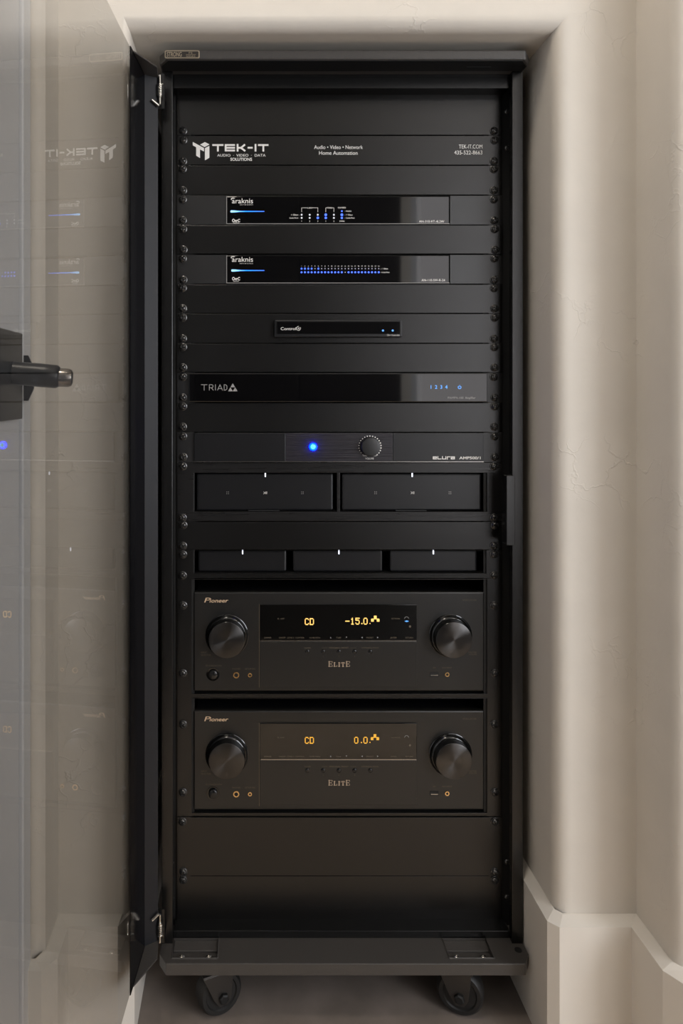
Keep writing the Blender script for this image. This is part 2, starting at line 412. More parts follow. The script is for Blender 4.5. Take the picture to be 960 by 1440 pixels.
win2 = structure(w2, 'added_window', 'doorpaint')  # unseen window added to carry the side fill light
pn2 = MB(); pn2.box(ROOM_X + 0.032, ROOM_X + 0.037, ya + 0.05, yb_ - 0.05, 0.45, 2.05); pn2.build('pane', 'pane', win2)
lp = [(LX, YF), (LX, -0.14), (LX, -0.172)] + [(LX - 0.014*math.sin(k/6*PI/2), -0.172 - 0.014 + 0.014*math.cos(k/6*PI/2)) for k in range(1, 7)]
DX = -0.268                      # face of the door in the left wall
lp += [(DX - 0.02, -0.186)]
vert_wall('wall_left', lp)
t = MB(); t.box(DX - 0.045, DX + 0.004, -0.216, -0.1865, 0, 2.08); structure(t, 'trim_left', 'doorpaint', bevel=0.002)
t = MB(); t.box(DX - 0.045, DX + 0.004, ROOM_Y, -1.125, 0, 2.085); structure(t, 'dark_slab_left', 'darkslab', bevel=0.003)  # unseen dark slab added to darken reflections in the left panels
t = MB(); t.box(DX - 0.045, DX + 0.004, ROOM_Y, -1.125, 2.085, CEIL); t.box(DX - 0.045, DX + 0.004, -1.125, -0.1865, 2.085, CEIL)
structure(t, 'wall_side_left', 'plaster')
# white door closed in the left wall, with its dark lever
dr = MB(); dr.box(DX - 0.04, DX, -1.12, -0.2185, 0.008, 2.075); door1 = structure(dr, 'door_1', 'doorpaint', bevel=0.002)
HZ = Z(529) - 0.0
hz = CZ + (CY - 529) * K / 1.27
ro = MB(); ro.box(DX, DX + 0.008, -0.312, -0.232, hz - 0.050, hz + 0.050); o = ro.build('rosette', 'bronze', door1, bevel=0.0015)
hd = MB(); hd.lathe([(0.0128, 0.0), (0.0134, 0.03), (0.0132, 0.0475), (0.0115, 0.0505), (0.0086, 0.052)], (DX + 0.008, -0.268, hz + 0.003), (1, 0.16, -0.09), 28)
hdl = hd.build('door_handle', 'bronze', door1, smooth=40); hdl['label'] = 'dark bronze door handle'
hp = MB(); hp.lathe([(0.0105, 0), (0.0105, 0.010), (0.0092, 0.0135), (0.006, 0.015)], (DX + 0.058, -0.2605, hz - 0.002), (1, 0.16, -0.05), 24)
hp.build('handle_tip', 'bronze2', hdl, smooth=40)
st = MB()
pl = [(0, 0.027), (0, -0.027), (0.005, -0.027), (0.0115, -0.013), (0.0135, 0.0), (0.0115, 0.013), (0.005, 0.027)]
st.prism([(DX + 0.0042 + x, -0.2160, hz - 0.002 + z) for x, z in pl], (0, 0.0028, 0))
st.build('strike_plate', 'bronze', bpy.data.objects['trim_left'])

# room behind the camera: added dark slabs on the left, a glazed garden door on the right
rw = MB()
WX0, WX1, WZ0, WZ1 = 0.86, 1.74, 0.05, 2.25
rw.plate([DX - 0.05, WX0, WX1, ROOM_X], [0, WZ0, WZ1, CEIL], [(WX0, WX1, WZ0, WZ1)], ROOM_Y, ROOM_Y - 0.1)
structure(rw, 'wall_rear', 'plaster')
d2 = MB(); d2.box(-0.26, 0.27, ROOM_Y + 0.002, ROOM_Y + 0.04, 0.005, 2.25); d2.box(0.276, 0.80, ROOM_Y + 0.002, ROOM_Y + 0.04, 0.005, 2.25)
structure(d2, 'dark_slab_rear', 'darkslab', bevel=0.003)  # unseen slabs added so the glossy fronts reflect black
wf = MB(); wf.plate([WX0, WX0 + 0.05, 1.285, 1.315, WX1 - 0.05, WX1], [WZ0, WZ0 + 0.06, WZ1 - 0.05, WZ1],
                    [(WX0 + 0.05, 1.285, WZ0 + 0.06, WZ1 - 0.05), (1.315, WX1 - 0.05, WZ0 + 0.06, WZ1 - 0.05)], ROOM_Y + 0.0, ROOM_Y - 0.06)
win = structure(wf, 'window_1', 'doorpaint')
pn = MB(); pn.box(WX0 + 0.05, WX1 - 0.05, ROOM_Y - 0.034, ROOM_Y - 0.028, WZ0 + 0.06, WZ1 - 0.05); pn.build('pane', 'pane', win)

def baseboard(name, pts, outward, th=0.017, h0=0.1815, h1=0.1865, face=None):
    """pts: wall line (x,y); outward=+1/-1 chooses the side the board stands on"""
    def off(dist):
        res = []
        for i, p in enumerate(pts):
            def nr(a, b):
                dx, dy = b[0]-a[0], b[1]-a[1]; L = math.hypot(dx, dy); return (-dy/L*outward, dx/L*outward)
            if i == 0: nn = nr(pts[0], pts[1]); res.append((p[0]+nn[0]*dist, p[1]+nn[1]*dist)); continue
            if i == len(pts)-1: nn = nr(pts[-2], pts[-1]); res.append((p[0]+nn[0]*dist, p[1]+nn[1]*dist)); continue
            n1, n2 = nr(pts[i-1], p), nr(p, pts[i+1]); bx, by = n1[0]+n2[0], n1[1]+n2[1]; q = dist * 2 / (bx*bx + by*by)
            res.append((p[0]+bx*q, p[1]+by*q))
        return res
    fp = face or off(th)
    rows = [(fp, 0.0), (fp, h0), (off(0.0015), h1), (off(-0.001), h1)]
    b = MB(); n_ = len(pts)
    for P, z in rows: b.v += [Vector((x, y, z)) for x, y in P]
    for r in range(3):
        for k in range(n_ - 1):
            q = (r*n_+k, r*n_+k+1, (r+1)*n_+k+1, (r+1)*n_+k)
            b.f.append(q if outward < 0 else q[::-1])
    return structure(b, name, 'trim')
baseboard('baseboard_right', [(XR, 0.5), (XR, -0.100), (XR + 0.008, YF), (RX, YF), (RX, -0.190), (RX + 0.012, RO), (ROOM_X, RO)], -1,
          face=[(0.4008, 0.5), (0.4008, -0.115), (0.4125, -0.1265), (RX - 0.016, -0.1265), (RX - 0.016, -0.1975), (RX - 0.002, -0.2185), (ROOM_X, -0.2185)])
baseboard('baseboard_left', [(XL, 0.5), (XL, -0.080), (XL - 0.010, YF), (LX, YF), (LX, -0.170), (LX - 0.008, -0.186), (DX, -0.186)], 1,
          face=[(XL + 0.005, 0.5), (XL + 0.005, -0.092), (XL - 0.012, YF - 0.017), (LX + 0.017, YF - 0.017), (LX + 0.017, -0.178), (LX + 0.002, -0.198), (DX, -0.198)])

for i, (x, y) in enumerate(((-0.18, -0.78), (1.35, -1.7))):
    cl = thing('ceiling_light', ('square ceiling lamp nearer the rack niche', 'square ceiling lamp nearer the garden door')[i], 'lamp', (x, y, CEIL), 'ceiling lamps')
    h = 0.20; g_ = 0.17
    a = MB(); a.box(x-h, x+h, y-h, y-g_, CEIL-0.03, CEIL); a.box(x-h, x+h, y+g_, y+h, CEIL-0.03, CEIL)
    a.box(x-h, x-g_, y-g_, y+g_, CEIL-0.03, CEIL); a.box(x+g_, x+h, y-g_, y+g_, CEIL-0.03, CEIL)
    a.build('frame', 'doorpaint', cl)
    a = MB(); a.box(x-g_, x+g_, y-g_, y+g_, CEIL-0.02, CEIL-0.004); a.build('diffuser', 'lamp', cl)

# ------------------------------------------------------------------ the rack itself
RC = 0.1393                      # rack centre line
HW = 0.2605                      # half width
rack = thing('equipment_rack', 'tall black equipment rack on casters standing in the plaster niche, its smoked glass door open', 'rack', (RC, 0.15, 0))
YP = -0.036                      # front of the corner posts
CAPF = -0.0726                   # front of cap and base
# top cap: chamfered corners, shade of its hollow lip painted below
def cap_outline(y_back): return [(RC-HW+0.011, CAPF), (RC+HW-0.011, CAPF), (RC+HW, CAPF+0.018), (RC+HW, y_back), (RC-HW, y_back), (RC-HW, CAPF+0.018)]
zc0, zc1 = 1.3462, 1.3600
tc_ = MB(); tc_.prism([(x, y, zc0) for x, y in cap_outline(0.43)], (0, 0, zc1 - zc0))
cap = tc_.build('top_cap', 'cap', rack, bevel=0.0022)
bd = MB(); bd.prism([(X(px, 0.0736), -0.0724, Z(py, 0.0736)) for px, py in ((233,70.5),(279,70.5),(280.5,72),(280.5,80.5),(279,82),(233,82),(231.5,80.5),(231.5,72))], (0, -0.0014, 0))
badge = bd.build('badge', 'badge', cap, bevel=0.0003)
bd = MB(); poly(bd, [(234,72.2),(278,72.2),(279,73.2),(279,79.4),(278,80.4),(234,80.4),(233,79.4),(233,73.2)], 0.0741); bd.build('badge_field', 'badge_dark', cap)
bd = MB(); text(bd, 'STRONG', 234.5, 79.4, 6.2, 0.0744, w=21, bold=0.02); bd.build('badge_name', 'badge', cap); bd = MB(); text(bd, 'FS', 268, 75.6, 2.6, 0.0744, w=5, align='C')
text(bd, 'SERIES', 268, 80.0, 2.2, 0.0744, w=13, align='C'); stroke(bd, [(261.5, 76.6), (275, 76.6)], 0.4, 0.0744); bd.build('badge_series', 'badge', cap)
uc = MB(); uc.prism([(RC-HW+0.014, CAPF+0.003, zc0-0.0006), (RC+HW-0.014, CAPF+0.003, zc0-0.0006), (RC+HW-0.003, CAPF+0.021, zc0-0.0006), (RC+HW-0.003, YP-0.001, zc0-0.0006), (RC-HW+0.003, YP-0.001, zc0-0.0006), (RC-HW+0.003, CAPF+0.021, zc0-0.0006)], (0, 0, 0.0006)); uc.build('cap_underside_shade', 'inner', cap)  # black sheet standing in for the shade inside the hollow cap
# slot on the underside of the cap
us = MB(); us.box(X(655, 0.05), X(690, 0.05), -0.052, -0.044, zc0 - 0.0014, zc0 - 0.0007); us.build('slot', 'hole', cap)
# base: shallow tray with two bolted pockets
zb1, zb0 = 0.0912, 0.0752
PK = [(X(243, 0.05), X(306, 0.05)), (X(628, 0.05), X(690, 0.05))]
y0p, y1p = -0.0630, -0.0270
bs = MB(); bs.prism([(RC + (x - RC) * 0.99, y + (0.004 if y < 0 else -0.004), zb0) for x, y in cap_outline(0.43)], (0, 0, zb1 - zb0 - 0.007))
# upper slab with pocket openings, built as side strips
segs = [(RC-HW+0.011, PK[0][0]), (PK[0][1], PK[1][0]), (PK[1][1], RC+HW-0.011)]
base = bs.build('base', 'cap', rack, bevel=0.0015)
up = MB()
zt_ = zb1 - 0.007
xs = [RC-HW+0.011, PK[0][0], PK[0][1], PK[1][0], PK[1][1], RC+HW-0.011]
ys = [CAPF, y0p, y1p, 0.43]
def inpk(x, y): return any(a < x < b for a, b in PK) and y0p < y < y1p
vi = {}
def gv(x, y, z):
    k = (round(x,6), round(y,6), round(z,6))
    if k not in vi: vi[k] = len(up.v); up.v.append(Vector((x, y, z)))
    return vi[k]
for i in range(5):
    for j in range(3):
        a, b, c_, e = xs[i], xs[i+1], ys[j], ys[j+1]
        if inpk((a+b)/2, (c_+e)/2):
            for (p, q) in (((a,c_),(b,c_)), ((b,c_),(b,e)), ((b,e),(a,e)), ((a,e),(a,c_))):
                up.f.append((gv(*p, zb1), gv(*p, zt_), gv(*q, zt_), gv(*q, zb1)))
        else: up.f.append((gv(a,c_,zb1), gv(b,c_,zb1), gv(b,e,zb1), gv(a,e,zb1)))
    up.f.append((gv(xs[i], CAPF, zb0), gv(xs[i+1], CAPF, zb0), gv(xs[i+1], CAPF, zb1), gv(xs[i], CAPF, zb1)))
for sgn in (-1, 1):
    xe, xo = RC + sgn*(HW-0.011), RC + sgn*HW
    P = [(xe, CAPF), (xo, CAPF+0.018), (xo, 0.43), (xe, 0.43)]
    ids = [gv(x, y, zb1) for x, y in P]
    extra = [gv(xe, y, zb1) for y in (y1p, y0p)]
    poly_ = ids + extra
    up.f.append(tuple(poly_ if sgn > 0 else poly_[::-1]))
    for p, q in ((P[0], P[1]), (P[1], P[2])):
        fc = (gv(*p, zb0), gv(*q, zb0), gv(*q, zb1), gv(*p, zb1)); up.f.append(fc if sgn > 0 else fc[::-1])
up.build('base_cover', 'cap', rack, bevel=0.0012)
for (a, b), pxs in zip(PK, ((253, 293), (665, 703))):
    ramp = MB(); ramp.prism([(a+0.0005, y1p-0.0005, zt_), (a+0.0005, y1p-0.0005, zb1-0.0018), (a+0.0005, -0.0445, zt_+0.0032), (a+0.0005, -0.0445, zt_)], (b-a-0.001, 0, 0))
    ramp.build('pocket_step', 'cap', rack, bevel=0.0006)
    for k, fx in enumerate((0.22, 0.80)):
        xx = a + (b - a) * (0.20 if k == 0 else 0.80)
        sc = MB(); sc.lathe([(0.0050, 0), (0.0050, 0.0016), (0.0046, 0.0026), (0.0038, 0.0036), (0.0026, 0.0044), (0.0012, 0.0048), (0.0009, 0.0036)], (xx, -0.0545, zt_), (0, 0, 1), 18)
        sc.build('bolt', 'chrome', rack, smooth=50)
hl = MB(); hl.lathe([(0.0052, 0.0004), (0.0050, 0.0010), (0.0040, 0.0008)], (X(731, 0.055), -0.0480, zb1 - 0.0002), (0, 0, 1), 20); hl.build('latch_hole', 'hole', rack, smooth=40)
# posts, side panels, header, sill, back, rails
for sgn in (-1, 1):
    x0 = RC + sgn*(HW-0.0005); x1 = RC + sgn*(HW-0.0165)
    a = MB(); a.box(min(x0,x1), max(x0,x1), YP, YP+0.012, zb1, zc0); a.build('corner_post', 'panel', rack, bevel=0.0008)
    x2 = RC + sgn*(HW-0.0045)
    a = MB(); a.box(min(x0,x2), max(x0,x2), YP+0.012, 0.42, zb1, zc0); a.build('side_panel', 'frame', rack)
    xr0, xr1 = RC + sgn*(HW-0.006), RC + sgn*0.215
    a = MB(); a.box(min(xr0,xr1), max(xr0,xr1), 0.0006, 0.0030, zb1, zc0); rail = a.build('mounting_rail', 'inner', rack)
    for py in (157, 208, 1212, 1262):
        sc = MB(); cx_ = RC + sgn*0.2495
        sc.lathe([(0.0042, 0), (0.0040, 0.0012), (0.0028, 0.0024), (0.0010, 0.0028)], (cx_, 0.0006, Z(py)), (0, -1, 0), 16)
        sc.build('rail_screw', 'screw', rail, smooth=50)
a = MB(); a.box(RC-HW+0.0165, RC+HW-0.0165, -0.026, -0.0235, Z(124.5, 0.025), zc0); a.box(RC-HW+0.0165, RC+HW-0.0165, -0.0235, 0.0, Z(124.5, 0.025), Z(124.5, 0.025)+0.002)
a.build('header_rail', 'frame', rack, bevel=0.0006)
a = MB(); a.box(RC-HW+0.0165, RC+HW-0.0165, -0.0255, -0.0235, zb1, Z(1308, 0.024)); a.box(RC-HW+0.0165, RC+HW-0.0165, -0.0235, 0.0, Z(1308, 0.024)-0.002, Z(1308, 0.024))
a.build('sill_rail', 'frame', rack, bevel=0.0006)
a = MB(); a.box(RC-HW+0.005, RC+HW-0.005, 0.41, 0.42, zb1, zc0); a.build('back_panel', 'inner', rack)
a = MB(); a.prism([(X(712, 0.040), -0.040, Z(669, 0.04)), (X(724, 0.04), -0.040, Z(669, 0.04)), (X(724, 0.04), -0.040, Z(767, 0.04)), (X(712, 0.04), -0.040, Z(767, 0.04))], (0, 0.020, 0))
a.box(X(708, 0.03), X(718, 0.03), -0.033, -0.020, Z(669, 0.03), Z(667.5, 0.03))
sp_ = a.build('strike_plate', 'panel', rack, bevel=0.0006)
# casters
for (x, y, yaw) in ((X(307, 0.0415), -0.0415, 24), (X(647, 0.0415), -0.0415, -20), (-0.06, 0.36, 15), (0.33, 0.36, -30)):
    ca = thing_loc = Vector((x, y, 0.0))
    rot = Matrix.Rotation(math.radians(yaw), 4, 'Z')
    R_ = 0.0325; WW = 0.012
    def tr(mb, p0):
        for k in range(p0, len(mb.v)): mb.v[k] = Vector((x, y, 0)) + rot @ mb.v[k]
        return mb
    fk = MB()
    for sy in (-1, 1):
        fk.prism([(-0.030, sy*0.0165, 0.067), (0.016, sy*0.0165, 0.067), (0.012, sy*0.0165, 0.030), (0.006, sy*0.0165, 0.021), (-0.006, sy*0.0165, 0.021), (-0.014, sy*0.0165, 0.032)], (0, sy*0.0025, 0))
    fk.box(-0.030, 0.018, -0.019, 0.019, 0.0665, 0.069); fk.lathe([(0.019, 0), (0.021, 0.004), (0.021, 0.0062)], (-0.006, 0, 0.069), (0, 0, 1), 24)
    tr(fk, 0); forkobj = fk.build('caster', 'fork', rack, origin=(x, y, 0.0), bevel=0.0008)
    wh = MB(); wh.lathe([(0.012, -0.0105), (0.022, -0.0105), (0.0235, -0.0125), (0.0285, -0.0125), (R_-0.001, -0.009), (R_, -0.004), (R_, 0.004), (R_-0.001, 0.009), (0.0285, 0.0125), (0.0235, 0.0125), (0.022, 0.0105), (0.012, 0.0105)], (0, 0, R_), (0, -1, 0), 40, cap_end=True, cap_start=True)
    tr(wh, 0); wh.build('wheel', 'rubber', forkobj, smooth=35)
    for sy in (-1, 1):
        hb = MB(); hb.lathe([(0.0075, 0), (0.0072, 0.004), (0.005, 0.0052)], (0, sy*0.019, R_), (0, sy, 0), 6)
        tr(hb, 0); hb.build('axle_nut', 'hole', forkobj, smooth=30)

# open smoked glass door, hinged on the left corner post
def GX(d): return -0.136 - 0.077 * d       # inner face of the pane at depth d in front of the panels
ZD0, ZD1 = 0.115, 1.3265
g = MB(); g.prism([(GX(0.076), -0.076, ZD0), (GX(0.575), -0.575, ZD0), (GX(0.575)-0.005, -0.5755, ZD0), (GX(0.076)-0.005, -0.0763, ZD0)], (0, 0, ZD1-ZD0))
gl = g.build('glass_door', 'smoke', rack); gl['label'] = 'smoked glass pane of the open rack door'
fr = MB(); fr.prism([(GX(0.074)+0.0003, -0.074, ZD0), (GX(0.154)+0.0003, -0.154, ZD0), (GX(0.154)+0.0016, -0.154, ZD0), (GX(0.074)+0.0022, -0.074, ZD0)], (0, 0, ZD1-ZD0))
frame = fr.build('door_stile', 'stile', rack)
rt = MB(); rt.prism([(GX(0.074)+0.0022, -0.0745, ZD0+0.002), (-0.1225, -0.0640, ZD0+0.002), (-0.1225, -0.0620, ZD0+0.002), (GX(0.074)+0.0022, -0.0725, ZD0+0.002)], (0, 0, ZD1-ZD0-0.004))
rt.build('stile_return', 'return', frame)
for z in (ZD0, ZD1-0.002):
    pt = MB(); pt.prism([(GX(0.072)+0.0022, -0.0725, z), (GX(0.142)+0.002, -0.142, z), (-0.1195, -0.096, z), (-0.1222, -0.0620, z)], (0, 0, 0.002)); pt.build('stile_end_plate', 'cap', frame, bevel=0.0004)
for top in (True, False):
    hx, hy = -0.1195, -0.0660
    zz = [Z(p, 0.066) for p in ((106, 118, 134, 147) if top else (1325, 1316, 1300, 1286))]
    h_ = MB(); h_.tube([(hx, hy, zz[0]), (hx, hy, zz[1]), (hx, hy, zz[2]), (hx, hy, zz[3]), (hx-0.002, hy-0.002, zz[3] + (-0.002 if top else 0.002)), (hx-0.0105, hy-0.006, zz[3] + (0.004 if top else -0.004))], 0.0021, 10)
    h_.lathe([(0.0035, 0), (0.0035, 0.003)], (hx, hy, zz[1]), (0, 0, -1 if top else 1), 14, True, True)
    h_.lathe([(0.0035, 0), (0.0035, 0.003)], (hx, hy, zz[2]), (0, 0, -1 if top else 1), 14, True, True)
    hp_ = h_.build('hinge_pin', 'chrome', rack, smooth=40)
    cs = MB(); nn = 60; cs.tube([(hx + 0.0036*math.cos(k/nn*2*PI*6), hy + 0.0036*math.sin(k/nn*2*PI*6), zz[1] + (zz[2]-zz[1])*k/nn) for k in range(nn+1)], 0.0009, 6)
    cs.build('spring', 'chrome', hp_, smooth=60)
    bk = MB(); bk.box(hx-0.004, hx+0.006, hy+0.0042, hy+0.0065, min(zz[0], zz[3])-0.004, max(zz[0], zz[3])+0.004); bk.box(hx-0.004, hx+0.006, hy+0.0040, YP, min(zz[0], zz[2]), min(zz[0], zz[2])+0.002)
    bk.build('hinge_bracket', 'frame', rack)

# ------------------------------------------------------------------ rack screws (shared mesh) and panels
def screw_mesh():
    s = MB(); seg = 32
    rings_ = [(0.0062, 0.0), (0.0060, 0.0012), (0.0052, 0.0016), (0.0050, 0.0022), (0.0044, 0.0036), (0.0034, 0.0045), (0.0026, 0.0049), (0.0016, 0.0051), (0.0007, 0.0052)]
    s.lathe(rings_, (0, 0, 0), (0, -1, 0), seg)
    for v in s.v:
        r = math.hypot(v.x, v.z); a = math.atan2(v.z, v.x)
        if r < 0.0030:
            da = abs((a + PI/4) % (PI/2) - PI/4)
            if da < 0.36 or r < 0.001: v.y += 0.0020 if r > 0.002 else 0.0026
    o = s.build('screw_source', 'screw', smooth=35); me = o.data
    bpy.data.objects.remove(o); me.name = 'screw'
    return me
SCREW = screw_mesh()
PF = 0.0022            # front of the panel sheet
def screws(parent, rows, left=257.5, right=694.0, d=PF):
    for py in rows:
        for px in (left, right):
            o = bpy.data.objects.new('screw', SCREW); COL.objects.link(o); o.parent = parent
            wpos = Vector((X(px + random.uniform(-0.6, 0.6)), -d, Z(py)))
            o.location = wpos - WL[parent.name]; o.rotation_euler = (0, random.uniform(0, PI/2), 0); WL[o.name] = wpos
def faceplate(mb, y0, y1, holes=(), d=PF, body=(268, 686)):
    """482.6 mm sheet between photo rows y0 and y1: full height ears, slightly lower body"""
    g_ = 0.55; hs = []
    xs = [X(249), X(body[0]), X(body[1]), X(705)]
    zs = [Z(y1 - 0.15), Z(y1 - g_ - 0.15), Z(y0 + g_ + 0.15), Z(y0 + 0.15)]
    hs += [(X(body[0]), X(body[1]), zs[0], zs[1]), (X(body[0]), X(body[1]), zs[2], zs[3])]
    for h in holes:
        hx0, hx1, hy0, hy1 = X(h[0]), X(h[1]), Z(h[3]), Z(h[2])
        xs += [hx0, hx1]; zs += [hy0, hy1]; hs.append((hx0, hx1, hy0, hy1))
    mb.plate(xs, zs, hs, -d, 0.0003)
    return mb

BL = [  # blank panels: rows, screw rows, label
    (108, 191, (115, 185), 'tall plain black blank panel at the top of the rack, above the lettered panel'),
    (233, 275, (238.5, 268.5), 'plain black blank panel between the white lettered panel and the router'),
    (317, 358, (323, 352), 'plain black blank panel between the router and the network switch'),
    (400, 441, (405.5, 434), 'plain black blank panel between the network switch and the small controller'),
    (483, 524, (488.5, 517), 'plain black blank panel between the small controller and the glossy amplifier with blue digits'),
    (566, 608, (571.5, 600), 'plain black blank panel above the amplifier with the bright blue light'),
    (733, 773, (738, 767), 'plain black blank panel between the two wide and the three small streaming units'),
    (1147, 1230, (1153, 1223.5), 'tall plain black blank panel directly below the lower receiver'),
    (1230, 1313, (1235.5, 1306), 'tall plain black blank panel at the bottom of the rack, just above the base'),
]
for y0, y1, rows, lab in BL:
    p = thing('blank_panel', lab, 'panel', (X(477), 0, Z(y1)), 'blank rack panels')
    pr = 0.0014 if y0 in (317, 483, 1147) else 0.0
    faceplate(MB(), y0, y1, d=PF + pr).build('sheet', 'panel', p, bevel=0.0008 if pr else 0.0004)
    screws(p, rows, d=PF + pr)

# --- lettered panel
p = thing('lettered_panel', 'black rack panel printed in white with a logo, slogans and a phone number', 'panel', (X(477), 0, Z(233)))
faceplate(MB(), 191, 233).build('sheet', 'panel', p, bevel=0.0004); screws(p, (198, 227.5))
L_ = MB(); dl = PF + 0.0003
def lz(pts, sc=6.857, ox=260, oy=185): return [(ox + a/sc, oy + b/sc) for a, b in pts]
poly(L_, lz([(75,100),(183,158),(183,192),(145,172),(145,255),(108,232),(108,152),(75,133)][0:3] + [(145,172)]), dl)
poly(L_, lz([(75,100),(145,138),(145,172),(75,133)]), dl); poly(L_, lz([(108,150),(145,170),(145,255),(108,232)]), dl)
poly(L_, lz([(146,126),(192,101),(236,124),(190,150)]), dl)
poly(L_, lz([(192,160),(235,137),(235,253),(192,277)]), dl)
L_.build('logo_mark', 'white', p); L_ = MB()
TS = 17/6.857
for seg_ in ([(272,130),(362,130)], [(317,130),(317,184)], [(392,130),(474,130)], [(392,130),(392,183)], [(392,157),(474,157)], [(392,183),(474,183)],
             [(507,128),(507,184)], [(507,157),(540,157),(572,130)], [(540,157),(574,183)], [(612,156),(644,156)], [(680,128),(680,184)], [(712,130),(796,130)], [(755,130),(755,184)]):
    stroke(L_, lz(seg_), TS, dl)
L_.build('company_lettering', 'white', p); L_ = MB()
text(L_, 'AUDIO  ·  VIDEO  ·  DATA', 305.3, 220.2, 3.6, dl, w=68)
text(L_, 'SOLUTIONS', 323.8, 226.0, 4.0, dl, w=30.5, bold=0.02)
L_.build('tagline_lettering', 'white', p); L_ = MB()
text(L_, 'Audio • Video • Network', 441.5, 209.5, 5.2, dl, w=68.5); text(L_, 'Home Automation', 448.5, 217.6, 5.2, dl, w=54)
L_.build('services_lettering', 'white', p); L_ = MB()
text(L_, 'TEK-IT.COM', 678, 208.8, 5.4, dl, w=33, align='R'); text(L_, '435-522-8663', 678, 217.2, 5.4, dl, w=39.5, align='R')
L_.build('contact_lettering', 'white', p)

